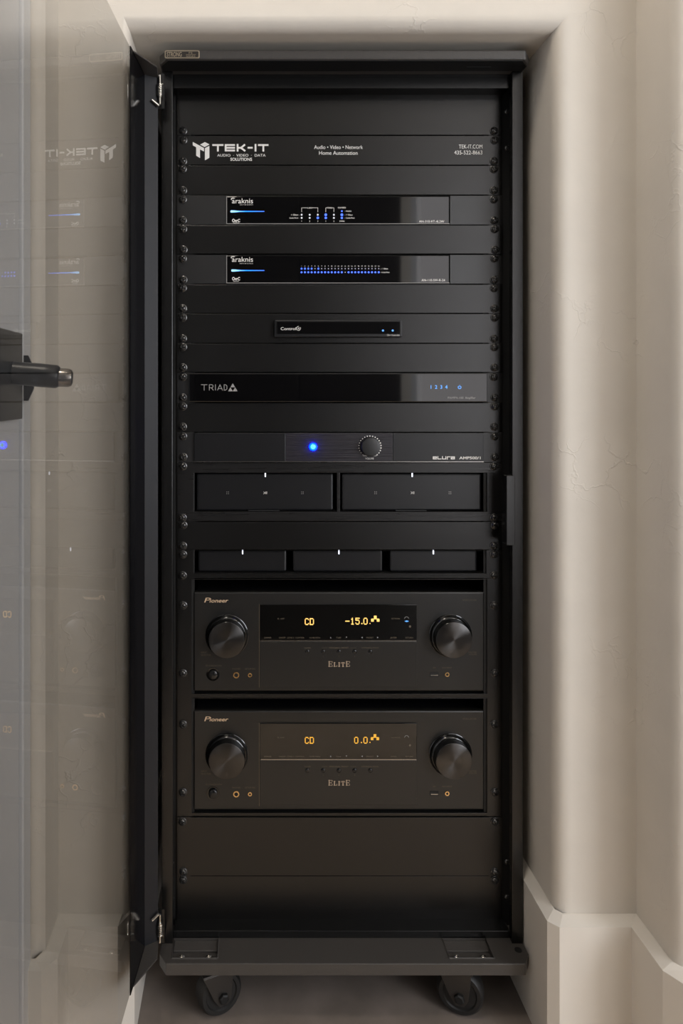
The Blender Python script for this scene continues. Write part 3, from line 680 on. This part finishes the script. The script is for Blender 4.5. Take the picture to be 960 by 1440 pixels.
# --- router and network switch on their ear plates
def shelf(name, label, y0, y1, holes, rows, mname='panel2', floor_rows=None, **kw):
    s = thing(name, label, 'rack shelf', (X(477), 0, Z(y1)), 'rack shelves')
    faceplate(MB(), y0, y1, holes, **kw).build('faceplate', mname, s, bevel=0.0004)
    screws(s, rows)
    for (a, b, c_, e) in holes:
        t_ = MB(); t_.box(X(a), X(b), 0.0004, 0.30, Z(e)-0.0018, Z(e)-0.0004); t_.build('tray', 'inner', s)
    return s
def dotrow(mb, xs, y, r, d):
    for x in xs: dot(mb, x, y, r, d, 8)
for name, label, y0, y1, rows, shl in (
    ('network_router', 'glossy black network router with white LAN and WAN port marks, on the upper wide shelf', 275, 317, (281, 310.5), 'black rack shelf plate holding the network router'),
    ('network_switch', 'glossy black network switch with a double row of small blue port lights', 358, 400, (364, 394), 'black rack shelf plate holding the network switch')):
    shelf('rack_shelf', shl, y0, y1, [(318, 632, y0 + 1.1, y1 - 1.1)], rows)
    dv = thing(name, label, name.split('_')[1], (X(475), 0.1, Z(y1 - 2)))
    b = MB(); b.box(X(318.9), X(631), -0.0005, 0.22, Z(y1 - 2.2), Z(y0 + 1.8)); b.build('case', 'device', dv)
    b = MB(); b.box(X(319, .003), X(631, .003), -0.0032, -0.0005, Z(y1 - 2.0, .003), Z(y0 + 1.6, .003)); b.build('front_window', 'gloss', dv, bevel=0.0004)
    e1 = MB(); e1.box(X(318.3), X(319.1), -0.0030, 0.0, Z(y1 - 1.4), Z(y0 + 1.4)); e1.box(X(319.1), X(631), -0.0036, -0.0005, Z(y1 - 1.3), Z(y1 - 2.0)); e1.build('edge_trim', 'grey', dv)
    d_ = 0.0035; oy = y0 - 275
    T = MB(); text(T, 'araknis', 326, 285.9 + oy - (0.8 if oy else 0), 6.9, d_, w=29.6)
    ring(T, 327.5, 281.5 + oy - (0.8 if oy else 0), 2.2, 2.8, d_, PI*1.05, PI*1.7, 6); ring(T, 327.7, 281.5 + oy - (0.8 if oy else 0), 3.2, 3.7, d_, PI*1.1, PI*1.75, 6)
    text(T, 'N E T W O R K S', 337, 288.6 + oy + (-0.4 if oy else 0), 1.2, d_, w=18.5)
    T.build('brand_lettering', 'white', dv); T = MB()
    text(T, 'OvrC', 326.2, 312.2 + oy - (1.2 if oy else 0), 4.2, d_, w=11.2, bold=0.03); stroke(T, [(328, 313.4 + oy - (1 if oy else 0)), (335.5, 313.4 + oy - (1 if oy else 0))], 0.5, d_)
    Bt = MB(); yb = 297.3 if not oy else 380.4; x0b = 324 if not oy else 325.2
    poly(Bt, [(x0b, yb-1.0), (x0b+1, yb-1.5), (x0b+5, yb-1.4), (x0b+13, yb-0.75), (371.5, yb-0.55), (371.5, yb+0.55), (x0b+13, yb+0.75), (x0b+5, yb+1.4), (x0b+1, yb+1.5), (x0b, yb+1.0)], d_ + 0.0002)
    lb = Bt.build('light_bar', 'bar', dv); lb['label'] = 'glowing blue light bar'
    Bl = MB(); Wt = MB(); Dm = MB()
    if not oy:
        T.build('service_lettering', 'white', dv); T = MB(); text(T, 'AN-310-RT-4L2W', 624.5, 313.0, 3.2, d_, w=35.5, align='R'); T.build('model_lettering', 'white', dv); T = MB()
        cols = (424.0, 435.3, 446.7, 457.9, 469.3)
        for i, cx_ in enumerate(cols):
            (Bl if i == 3 else Wt); dot(Bl if i == 3 else Wt, cx_, 302, 1.9 if i == 3 else 1.3, d_); dot(Bl if i in (2, 3) else Wt, cx_, 306.4, 1.7 if i in (2, 3) else 1.3, d_)
            text(T, '12312'[i], cx_, 312, 2.0, d_, align='C')
        for y, r in ((296.9, 1.2), (302, 1.9), (306.4, 1.6)): dot(Bl, 480.5, y, r, d_)
        stroke(T, [(424, 298), (424, 292.2), (431.5, 292.2)], 0.45, d_); stroke(T, [(438.5, 292.2), (446.7, 292.2), (446.7, 298)], 0.45, d_)
        stroke(T, [(457.9, 298), (457.9, 292.2), (459.6, 292.2)], 0.45, d_); stroke(T, [(467.4, 292.2), (469.3, 292.2), (469.3, 298)], 0.45, d_)
        text(T, 'LAN', 435.2, 293.4, 2.2, d_, w=6, align='C'); text(T, 'WAN', 463.5, 293.4, 2.2, d_, w=7, align='C'); text(T, 'COMBO', 480.5, 293.2, 2.2, d_, w=11, align='C')
        text(T, '1 Gbps -', 421, 303.0, 2.0, d_, w=11.5, align='R'); text(T, 'Link/Act -', 421, 307.4, 2.0, d_, w=14, align='R')
        text(T, '- WAN', 484.5, 297.9, 2.0, d_, w=9); text(T, '- 1 Gbps', 484.5, 303.0, 2.0, d_, w=11); text(T, '- Link/Act', 484.5, 307.4, 2.0, d_, w=14); text(T, '5/WAN', 480.5, 312, 2.0, d_, w=7, align='C')
    else:
        T.build('service_lettering', 'white', dv); T = MB(); text(T, 'AN-110-SW-R-24', 625.5, 395.6, 3.2, d_, w=33, align='R'); T.build('model_lettering', 'white', dv); T = MB()
        for i in range(24):
            cx_ = 423.9 + i * (532.3 - 423.9) / 23
            dot(Bl if i in (0, 1, 2, 3, 5) else Dm, cx_, 377.8, 1.35 if i in (0, 1, 2, 3, 5) else 0.9, d_, 8)
            dot(Dm if i == 13 else Bl, cx_, 382.9, 0.9 if i == 13 else 1.4, d_, 8); text(T, str(i + 1), cx_, 375.0, 1.6, d_, align='C')
        text(T, '- 1 Gbps', 534.5, 378.8, 2.0, d_, w=11); text(T, '- Link/Act', 534.5, 383.9, 2.0, d_, w=13)
    T.build('port_lettering', 'white', dv, kind='stuff'); Bl.build('port_lights', 'blue', dv, kind='stuff')
    if Wt.v: Wt.build('pale_port_lights', 'dotled', dv, kind='stuff')
    if Dm.v: Dm.build('dim_port_lights', 'dotdim', dv, kind='stuff')

# --- small controller on its plate
s = thing('rack_shelf', 'black rack plate carrying the small glossy controller box', 'rack shelf', (X(477), 0, Z(483)), 'rack shelves')
faceplate(MB(), 441, 483).build('faceplate', 'panel', s, bevel=0.0004); screws(s, (447, 476.5))
dv = thing('home_controller', 'small glossy black controller box mounted in the middle of its plate', 'controller', (X(475), -0.004, Z(474)))
b = MB(); b.box(X(386, .01), X(565, .01), -0.0110, -PF - 0.0001, Z(474, .01), Z(450, .01)); b.build('case', 'device', dv, bevel=0.0012)
b = MB(); b.box(X(389, .012), X(562.5, .012), -0.0124, -0.0111, Z(469.5, .012), Z(452, .012)); b.build('front_window', 'gloss', dv, bevel=0.0004)
T = MB(); d_ = 0.0127; text(T, 'Control', 394.6, 464.2, 4.0, d_, w=21.5); ring(T, 419.6, 461.8, 2.5, 3.1, d_, -0.6, PI*1.55, 14); text(T, '4', 419.6, 463.5, 3.2, d_, align='C')
T.build('brand_lettering', 'white', dv); T = MB(); d2_ = 0.0113; text(T, 'CA-1 Controller', 562, 472.3, 2.2, d2_, w=18, align='R'); T.build('model_lettering', 'white', dv)
for px in (538.3, 552): T = MB(); dot(T, px, 464.8, 1.5, d_); T.build('blue_light', 'bluechar', dv)

# --- glossy amplifier with blue digits
dv = thing('glossy_amplifier', 'wide glossy black amplifier with blue digits 1 2 3 4 and a triangle emblem', 'amplifier', (X(475), 0.1, Z(566)))
b = MB(); faceplate(b, 524, 566, body=(266, 685)); b.build('faceplate', 'panel2', dv, bevel=0.0004); screws(dv, (530, 559))
b = MB(); b.box(X(265.5, .008), X(685, .008), -0.0080, -PF - 0.0001, Z(565, .008), Z(525.2, .008)); b.build('front_window', 'gloss', dv, bevel=0.0008)
b = MB(); b.box(X(268), X(684), 0.0006, 0.33, Z(565), Z(526)); b.build('case', 'device', dv)
T = MB(); d_ = 0.0083
for st_ in ([(283, 541), (291, 541)], [(287, 541), (287, 548.6)], [(294.2, 548.6), (294.2, 541), (298, 541), (299.4, 542.4), (299.4, 543.8), (298, 545.3), (294.2, 545.3)], [(297, 545.3), (299.8, 548.6)], [(302.8, 541), (302.8, 548.6)],
            [(305.8, 548.6), (309.2, 541), (312.6, 548.6)], [(307, 546.5), (311.4, 546.5)], [(315, 541), (315, 548.6), (317, 548.6), (319, 546.8), (319, 542.8), (317, 541), (315, 541)]): stroke(T, st_, 0.85, d_)
A_, B_, C_ = (327.2, 539.0), (320.6, 550.2), (333.8, 550.2); mid = lambda p, q: ((p[0]+q[0])/2, (p[1]+q[1])/2)
poly(T, [A_, mid(A_, B_), mid(A_, C_)], d_); poly(T, [mid(A_, B_), B_, mid(B_, C_)], d_); poly(T, [mid(A_, C_), mid(B_, C_), C_], d_)
T.build('brand_lettering', 'grey', dv); T = MB(); text(T, 'PAMP4-100', 629.5, 560.8, 2.9, d_, w=22); text(T, 'Amplifier', 653.5, 560.8, 3.0, d_, w=15, bold=0.02); T.build('model_lettering', 'grey', dv)
T = MB()
for ch, px in zip('1234', (605.8, 613, 620.2, 627.3)):
    t_ = MB(); text(t_, ch, px, 546.6, 4.8, d_, align='C', bold=0.015); t_.build('blue_digit', 'bluechar', dv)
ring(T, 646, 544.6, 1.6, 2.5, d_, -PI*0.3, PI*1.3, 14); stroke(T, [(646, 541.8), (646, 544.2)], 0.7, d_); T.build('power_symbol', 'bluechar', dv)

# --- amplifier with the bright blue light
dv = thing('lit_amplifier', 'black amplifier with a bright blue power light and a small dotted volume knob', 'amplifier', (X(475), 0.1, Z(650)))
b = MB(); faceplate(b, 608, 650, body=(272, 681)); b.build('faceplate', 'panel2', dv, bevel=0.0004); screws(dv, (613.5, 642.5))
for a_, b_, nm, mm in ((273, 401.3, 'side_front', 'device'), (552.3, 679.5, 'side_front', 'device'), (401.7, 551.9, 'middle_front', 'brushed')):
    b = MB(); b.box(X(a_, .006), X(b_, .006), -0.0062 if nm == 'side_front' else -0.0066, -PF - 0.0001, Z(648.8, .006), Z(608.8, .006)); b.build(nm, mm, dv, bevel=0.0006)
b = MB(); b.box(X(275), X(679), 0.0006, 0.33, Z(649), Z(610)); b.build('case', 'device', dv)
b = MB(); b.box(X(272.6, .006), X(680, .006), -0.0060, -PF - 0.0001, Z(649.9, .006), Z(649.0, .006)); b.build('bottom_trim', 'silver', dv)
KX, KY, d_ = 520, 628, 0.0066
kb = MB(); kb.lathe([(0.0140, 0), (0.0140, 0.008), (0.0134, 0.0090), (0.0110, 0.0094)], (X(KX, d_), -d_, Z(KY, d_)), (0, -1, 0), 40); kb.build('volume_knob', 'panel2', dv, origin=(X(KX, d_), -d_, Z(KY, d_)), smooth=40)
T = MB(); d_ = 0.0069
for k in range(21):
    a = math.radians(130 + k * 280 / 20); dot(T, KX + 15.6*math.cos(a), KY + 14.9*math.sin(a), 0.6 + 0.5*k/20, d_, 8)
T.build('dial_dots', 'white', dv, kind='stuff'); T = MB(); text(T, 'MIN', 513, 641.8, 2.0, d_, w=5, align='C'); text(T, 'MAX', 526.5, 641.8, 2.0, d_, w=6, align='C'); text(T, 'VOLUME', 519.5, 646.0, 2.4, d_, w=12, align='C')
T.build('dial_lettering', 'white', dv); T = MB(); d_ = 0.0065; y_ = 645.8
def lt(segs, x0, sc=1.0):
    for s_ in segs: stroke(T, [(x0 + a*sc, y_ - b) for a, b in s_], 1.0, d_)
lt([[(5.2, 0.4), (0.5, 0.4), (0.5, 3.4), (5.2, 3.4), (5.2, 1.9), (0.6, 1.9)]], 608.4); lt([[(0.5, 3.8), (0.5, 0.4), (5, 0.4)]], 615)
lt([[(0.5, 3.8), (0.5, 0.4), (5.2, 0.4), (5.2, 3.8)]], 621.4); lt([[(0.5, 0), (0.5, 3.4), (4.6, 3.4)]], 628.2); lt([[(0.6, 3.4), (5.2, 3.4), (5.2, 0.4), (0.5, 0.4), (0.5, 1.9), (5.2, 1.9)]], 633.6)
T.build('brand_lettering', 'white', dv); T = MB(); text(T, 'AMP500/1', 645.5, y_, 3.7, d_, w=30, bold=0.015); T.build('model_lettering', 'white', dv)
T = MB(); T.lathe([(0.0058, 0), (0.0057, 0.0020), (0.0050, 0.0036), (0.0036, 0.0046)], (X(440, .0066), -0.0066, Z(628.3, .0066)), (0, -1, 0), 20, cap_end=True)  # oversized emissive dome stands for the glow around the light
pl_ = T.build('power_glow_dome', 'blueglow', dv, smooth=60); pl_['label'] = 'blue glow around the power light, modelled as a dome'
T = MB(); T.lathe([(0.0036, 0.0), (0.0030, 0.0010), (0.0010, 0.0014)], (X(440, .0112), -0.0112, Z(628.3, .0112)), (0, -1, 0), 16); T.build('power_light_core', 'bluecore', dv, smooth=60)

# --- shelf with two wide streaming units
shelf('rack_shelf', 'brushed black rack shelf with two openings, holding the two wide streaming units', 650, 733,
      [(272.5, 473.5, 664.5, 719.5), (477.5, 684, 664.5, 719.5)], (655.5, 727.5), 'shelfmetal', body=(250, 704))
for a_, b_, lx, mk, lab in ((276, 469, 373, (320, 373, 425), 'wide dark streaming unit in the left opening of its shelf'), (481, 678, 580, (528, 580, 632.5), 'wide dark streaming unit in the right opening of its shelf')):
    u = thing('streaming_amplifier', lab, 'amplifier', (X((a_+b_)/2), 0.1, Z(719)), 'wide streaming units')
    b = MB(); b.box(X(a_), X(b_), 0.0035, 0.20, Z(719), Z(666)); b.build('case', 'device', u, bevel=0.003)
    b = MB(); b.box(X(lx-24), X(lx+20), 0.001, 0.0034, Z(718.8), Z(717.4)); b.build('foot', 'hole', u)
    b = MB(); b.box(X(lx-0.8), X(lx+0.8), 0.0022, 0.0034, Z(671), Z(665.5)); b.build('status_light', 'whiteled', u)
    T = MB(); d_ = -0.0033
    for mx_ in (mk[0], mk[2]):
        for ddx in (-1.2, 1.2):
            for ddy in (-1.2, 1.2): dot(T, mx_ + ddx, 693 + ddy, 0.45, d_, 6)
        T.build('touch_mark', 'white', u); T = MB()
    stroke(T, [(mk[1]-2.4, 691.4), (mk[1]-0.6, 693), (mk[1]-2.4, 694.6)], 0.5, d_); stroke(T, [(mk[1]+0.6, 691.4), (mk[1]+0.6, 694.6)], 0.5, d_); stroke(T, [(mk[1]+2.0, 691.4), (mk[1]+2.0, 694.6)], 0.5, d_)
    T.build('touch_mark', 'white', u)

# --- shelf with three small streaming units
shelf('rack_shelf', 'black rack shelf with one wide opening, holding the three small streaming units', 773, 813, [(271.5, 683, 773.9, 806)], (779, 808.5), 'panel', body=(271.5, 683))
for a_, b_, lx, lab in ((278, 403, 341, 'leftmost of the three small dark streaming units'), (412, 538.5, 476.8, 'middle one of the three small dark streaming units'), (549, 672, 610, 'rightmost of the three small dark streaming units')):
    u = thing('streaming_unit', lab, 'media player', (X((a_+b_)/2), 0.07, Z(806)), 'small streaming units')
    b = MB(); b.box(X(a_), X(b_), 0.0045, 0.14, Z(805.5), Z(775)); b.build('case', 'device', u, bevel=0.003)
    b = MB(); b.box(X(lx-0.8), X(lx+0.8), 0.0030, 0.0044, Z(780), Z(774.2)); b.build('status_light', 'whiteled', u)

# --- two receivers
def receiver(oy, label, digits, amb, shlabel):
    shelf('rack_shelf', shlabel, 813 + oy, 981 + oy - (1 if oy else 0), [(269.5, 684, 814.5 + oy, 975 + oy)], (850.5 + oy, 945.5 + oy), 'panel', body=(269.5, 684))
    r = thing('stereo_receiver', label, 'receiver', (X(476), 0.15, Z(973 + oy)), 'stereo receivers')
    F0 = 0.0015
    b = MB(); b.box(X(276), X(676), 0.010, 0.34, Z(974 + oy), Z(834 + oy)); b.build('case', 'device', r)
    for px in (310, 640):
        ft = MB(); ft.lathe([(0.015, 0), (0.015, 0.0012)], (X(px), 0.05, Z(974 + oy)), (0, 0, -1), 20); ft.build('foot', 'rubber', r)
    b = MB()
    zt0, zb_ = Z(832.5 + oy, F0), Z(972 + oy, F0)
    b.box(X(272), X(680.5), -F0, 0.010, zb_, zt0); b.build('front_panel', 'recv', r, bevel=0.0022)
    b = MB(); b.box(X(365, .004), X(586, .004), -0.0036, -F0 - 0.0001, Z(965.5 + oy, .004), Z(902.5 + oy, .004)); b.build('lower_flap', 'recv', r, bevel=0.0006)
    b = MB(); b.box(X(365, .004), X(586, .004), -0.0036, -F0 - 0.0001, Z(900.5 + oy, .004), Z(850.5 + oy, .004)); b.build('display_window', 'window', r, bevel=0.0006)
    b = MB(); b.box(X(366.5, .004), X(585.5, .004), -0.0032, -F0 - 0.0001, Z(902.3 + oy, .004), Z(900.9 + oy, .004)); b.build('trim_line', 'silver', r); b = MB(); b.box(X(364, .003), X(364.9, .003), -0.0026, -F0 - 0.0001, Z(967 + oy, .003), Z(850 + oy, .003)); b.build('side_line', 'dim', r)
    # knobs
    for kx, ky, nm in ((319, 893.5, 'selector_knob'), (632.5, 893.5, 'volume_knob')):
        kc = (X(kx), -F0 - 0.0001, Z(ky + oy))
        k1 = MB(); k1.lathe([(0.0320, 0.0), (0.0320, 0.0010), (0.0312, 0.0014), (0.0306, 0.0030), (0.0300, 0.0050), (0.0288, 0.0066), (0.0276, 0.0072), (0.0270, 0.0100), (0.0262, 0.0186), (0.0254, 0.0194), (0.0246, 0.0196)], kc, (0, -1, 0), 64)
        kk = k1.build(nm, 'knobside', r, origin=kc, smooth=35)
        fcx = (kc[0], kc[1] - 0.0196, kc[2])
        k2 = MB(); k2.lathe([(0.0262, -0.0006), (0.0260, 0.0002), (0.0250, 0.0006), (0.012, 0.00062), (0.0005, 0.00064)], fcx, (0, -1, 0), 64); k2.build('knob_face', 'knobcap', kk, origin=fcx, smooth=35)
    # standby button in its well, jacks, usb
    bc = (X(299.5), -F0 - 0.0001, Z(947.5 + oy))
    b = MB(); b.lathe([(0.0100, 0), (0.0098, 0.0006), (0.0078, 0.0004)], bc, (0, -1, 0), 32); sb = b.build('standby_button', 'knobside', r, smooth=40)
    b = MB(); b.lathe([(0.0066, 0.0003), (0.0064, 0.0034), (0.0056, 0.0040)], bc, (0, -1, 0), 32); b.build('button_face', 'button', sb, smooth=40)
    for px, py, ro, ri, nm in ((332, 948.7, 0.0048, 0.0027, 'jack'), (351.3, 948.7, 0.0033, 0.0014, 'jack'), (628, 947.8, 0.0036, 0.0016, 'jack')):
        b = MB(); c3 = (X(px), -F0 - 0.0001, Z(py + oy)); b.lathe([(ro, 0), (ro, 0.0006), (ro - 0.0003, 0.0010), (ri + 0.0002, 0.0010), (ri, 0.0003)], c3, (0, -1, 0), 24, cap_end=False); j = b.build(nm, 'gold', r, smooth=40)
        b = MB(); b.lathe([(ri, 0.0002), (ri * 0.6, 0.00025)], c3, (0, -1, 0), 20); b.build('jack_hole', 'hole', j)
    b = MB(); b.box(X(604), X(616), -F0 - 0.0006, -F0 - 0.0001, Z(951 + oy), Z(944.5 + oy)); us_ = b.build('usb_port', 'hole', r)
    b = MB(); b.box(X(605), X(615), -F0 - 0.0012, -F0 - 0.0006, Z(949.3 + oy), Z(948.0 + oy)); b.build('usb_tongue', 'silver', us_)
    for k in range(5):
        px = 432.2 + k * 22.1
        b = MB(); b.lathe([(0.0036, 0), (0.0035, 0.0003), (0.0029, 0.0002), (0.0027, 0.0010), (0.0022, 0.0013)], (X(px, .004), -0.0036, Z(916.5 + oy, .004)), (0, -1, 0), 20); b.build('preset_button', 'button', r, smooth=40)
    # lettering
    G = MB(); d0 = F0 + 0.0003; d1 = 0.0039
    text(G, 'P', 287.0, 847.2 + oy, 6.6, d0, w=7.6, shear=0.35, bold=0.0)
    text(G, 'ioneer', 294.4, 847.2 + oy, 5.2, d0, w=25.6, shear=0.30, bold=0.01); G.build('maker_lettering', 'goldprint', r)
    E = MB(); yb = 937.2 + oy
    def serif(let, x, h, wd):
        s_ = 1.25; f_ = 0.55
        if let == 'E':
            stroke(E, [(x+0.9, yb), (x+0.9, yb-h)], s_, d1); stroke(E, [(x, yb), (x+wd, yb), (x+wd, yb-h*0.24)], f_, d1); stroke(E, [(x, yb-h), (x+wd, yb-h), (x+wd, yb-h*0.76)], f_, d1); stroke(E, [(x+1, yb-h/2), (x+wd*0.75, yb-h/2), (x+wd*0.75, yb-h*0.38)], f_, d1); stroke(E, [(x+wd*0.75, yb-h/2), (x+wd*0.75, yb-h*0.64)], f_, d1)
        if let == 'L':
            stroke(E, [(x+0.9, yb), (x+0.9, yb-h)], s_, d1); stroke(E, [(x, yb), (x+wd, yb), (x+wd, yb-h*0.3)], f_, d1); stroke(E, [(x, yb-h), (x+2, yb-h)], f_, d1)
        if let == 'I':
            stroke(E, [(x+wd/2, yb), (x+wd/2, yb-h)], s_, d1); stroke(E, [(x, yb), (x+wd, yb)], f_, d1); stroke(E, [(x, yb-h), (x+wd, yb-h)], f_, d1)
        if let == 'T':
            stroke(E, [(x+wd/2, yb), (x+wd/2, yb-h)], s_, d1); stroke(E, [(x+wd/2-1.2, yb), (x+wd/2+1.2, yb)], f_, d1); stroke(E, [(x, yb-h*0.72), (x, yb-h), (x+wd, yb-h), (x+wd, yb-h*0.72)], f_, d1)
    for let, x, h, wd in (('E', 461.8, 6.9, 5.2), ('L', 469.2, 5.4, 4.4), ('I', 475.6, 5.4, 2.2), ('T', 479.6, 5.4, 5.0), ('E', 486.4, 6.9, 5.0)): serif(let, x, h, wd)
    E.build('series_lettering', 'elite', r)
    D_ = MB()
    text(D_, 'INPUT', 282.5, 918.6 + oy, 2.2, d0, w=8); text(D_, 'SELECTOR', 282.5, 922.2 + oy, 2.2, d0, w=14)
    ring(D_, 290.5, 936 + oy, 0.9, 1.3, d0, n=8); text(D_, 'STANDBY/ON', 293, 937.2 + oy, 2.0, d0, w=18.5)
    text(D_, 'PHONES', 326.5, 941.6 + oy, 2.0, d0, w=11.5); text(D_, 'SETUP MIC', 344.3, 941.6 + oy, 2.0, d0, w=15)
    text(D_, 'VSX-LX104', 650, 845.2 + oy, 2.6, d0, w=19.5); text(D_, 'MASTER', 658.5, 918.4 + oy, 2.0, d0, w=11.5); text(D_, 'VOLUME', 659, 921.2 + oy, 2.0, d0, w=11)
    text(D_, '5V', 610.5, 940 + oy, 2.0, d0, w=4, align='C'); text(D_, 'AUX INPUT', 628.3, 940 + oy, 2.0, d0, w=14, align='C')
    text(D_, 'TUNER', 432.2, 912 + oy, 2.0, d1, w=9.5, align='C'); text(D_, 'PERSONAL PRESET', 476.4, 912 + oy, 2.0, d1, w=27, align='C'); text(D_, 'LISTENING MODE', 520.2, 912 + oy, 2.0, d1, w=24, align='C')
    stroke(D_, [(452, 911 + oy), (460, 911 + oy)], 0.35, d1); stroke(D_, [(492.5, 911 + oy), (500.5, 911 + oy)], 0.35, d1)
    for k, ch in enumerate('123'): text(D_, ch, 454.3 + k*22.1, 924 + oy, 2.0, d1, align='C')
    for tx, px, wd in (('DIMMER', 371.5, 10), ('ON/OFF - ZONE 2 - CONTROL', 392, 36), ('HOME MENU', 435, 15), ('TUNE', 472.5, 7), ('PRESET', 515, 10), ('ENTER', 549, 8.5), ('RETURN', 570, 10.5)):
        text(D_, tx, px, 897.8 + oy, 2.0, d1, w=wd)
    text(D_, 'FL OFF', 390.2, 871.2 + oy, 2.0, d1, w=9.5); text(D_, 'NETWORK', 550, 871 + oy, 2.0, d1, w=12.5); dot(D_, 576.3, 881 + oy, 1.6, d1)
    D_.build('small_lettering', 'dim', r, kind='stuff')
    W_ = MB()
    for px, up_ in ((464.8, 1), (487, 0)): poly(W_, [(px - 0.8, 897.5 + oy), (px + 0.8, 897.5 + oy), (px, 895.4 + oy)] if up_ else [(px - 0.8, 895.4 + oy), (px + 0.8, 895.4 + oy), (px, 897.5 + oy)], d1)
    for px, sg in ((508.8, -1), (531, 1)): poly(W_, [(px - sg, 895.4 + oy), (px - sg, 897.6 + oy), (px + sg*1.1, 896.5 + oy)], d1)
    ring(W_, 571.5, 870.2 + oy, 2.6, 3.1, d1, PI, 2*PI, 10); W_.build('white_marks', 'grey', r, kind='stuff')
    A = MB()
    matrix(A, 'CD', 429.0, 878.2 + oy, d1, 7.0); A.build('source_readout', amb, r); A = MB()
    if not oy:
        matrix(A, '-15', 486.0, 877.6, d1, 7.1); dot(A, 508.6, 876.9, 0.95, d1); matrix(A, '0', 511.4, 877.6, d1); dot(A, 520, 876.8, 0.7, d1)
        bx, by = 527.5, 870.0
    else:
        matrix(A, '0', 498.4, 878.0 + oy, d1); dot(A, 508, 877.2 + oy, 0.95, d1); matrix(A, '0', 511.4, 878.0 + oy, d1); dot(A, 520, 877 + oy, 0.8, d1); bx, by = 527.0, 869.6 + oy
    A.build('volume_readout', amb, r); A = MB(); stroke(A, [(bx - 4.2, by + 0.4), (bx + 4.2, by + 0.4)], 1.0, d1)
    for (a, b_) in ((0, -2.2), (-4.0, 2.2), (4.0, 2.2)): poly(A, [(bx+a-1.9, by+b_-2.0), (bx+a+1.9, by+b_-2.0), (bx+a+1.9, by+b_+2.0), (bx+a-1.9, by+b_+2.0)], d1)
    ab = A.build('network_symbol', amb, r); ab['label'] = 'glowing amber network symbol'
    if not oy:
        B2 = MB(); poly(B2, [(568.5, 873.6), (571.7, 872.4), (575, 873.6), (571.7, 874.8)], d1); B2.build('blue_light', 'bluechar', r)
    return r
receiver(0, 'upper black stereo receiver with two round knobs and display reading -15.0', '-15.0', 'amber', 'black rack shelf frame around the upper stereo receiver')
receiver(167, 'lower black stereo receiver with two round knobs and display reading 0.0', '0.0', 'amber2', 'black rack shelf frame around the lower stereo receiver')

bpy.data.objects.remove(_fo)
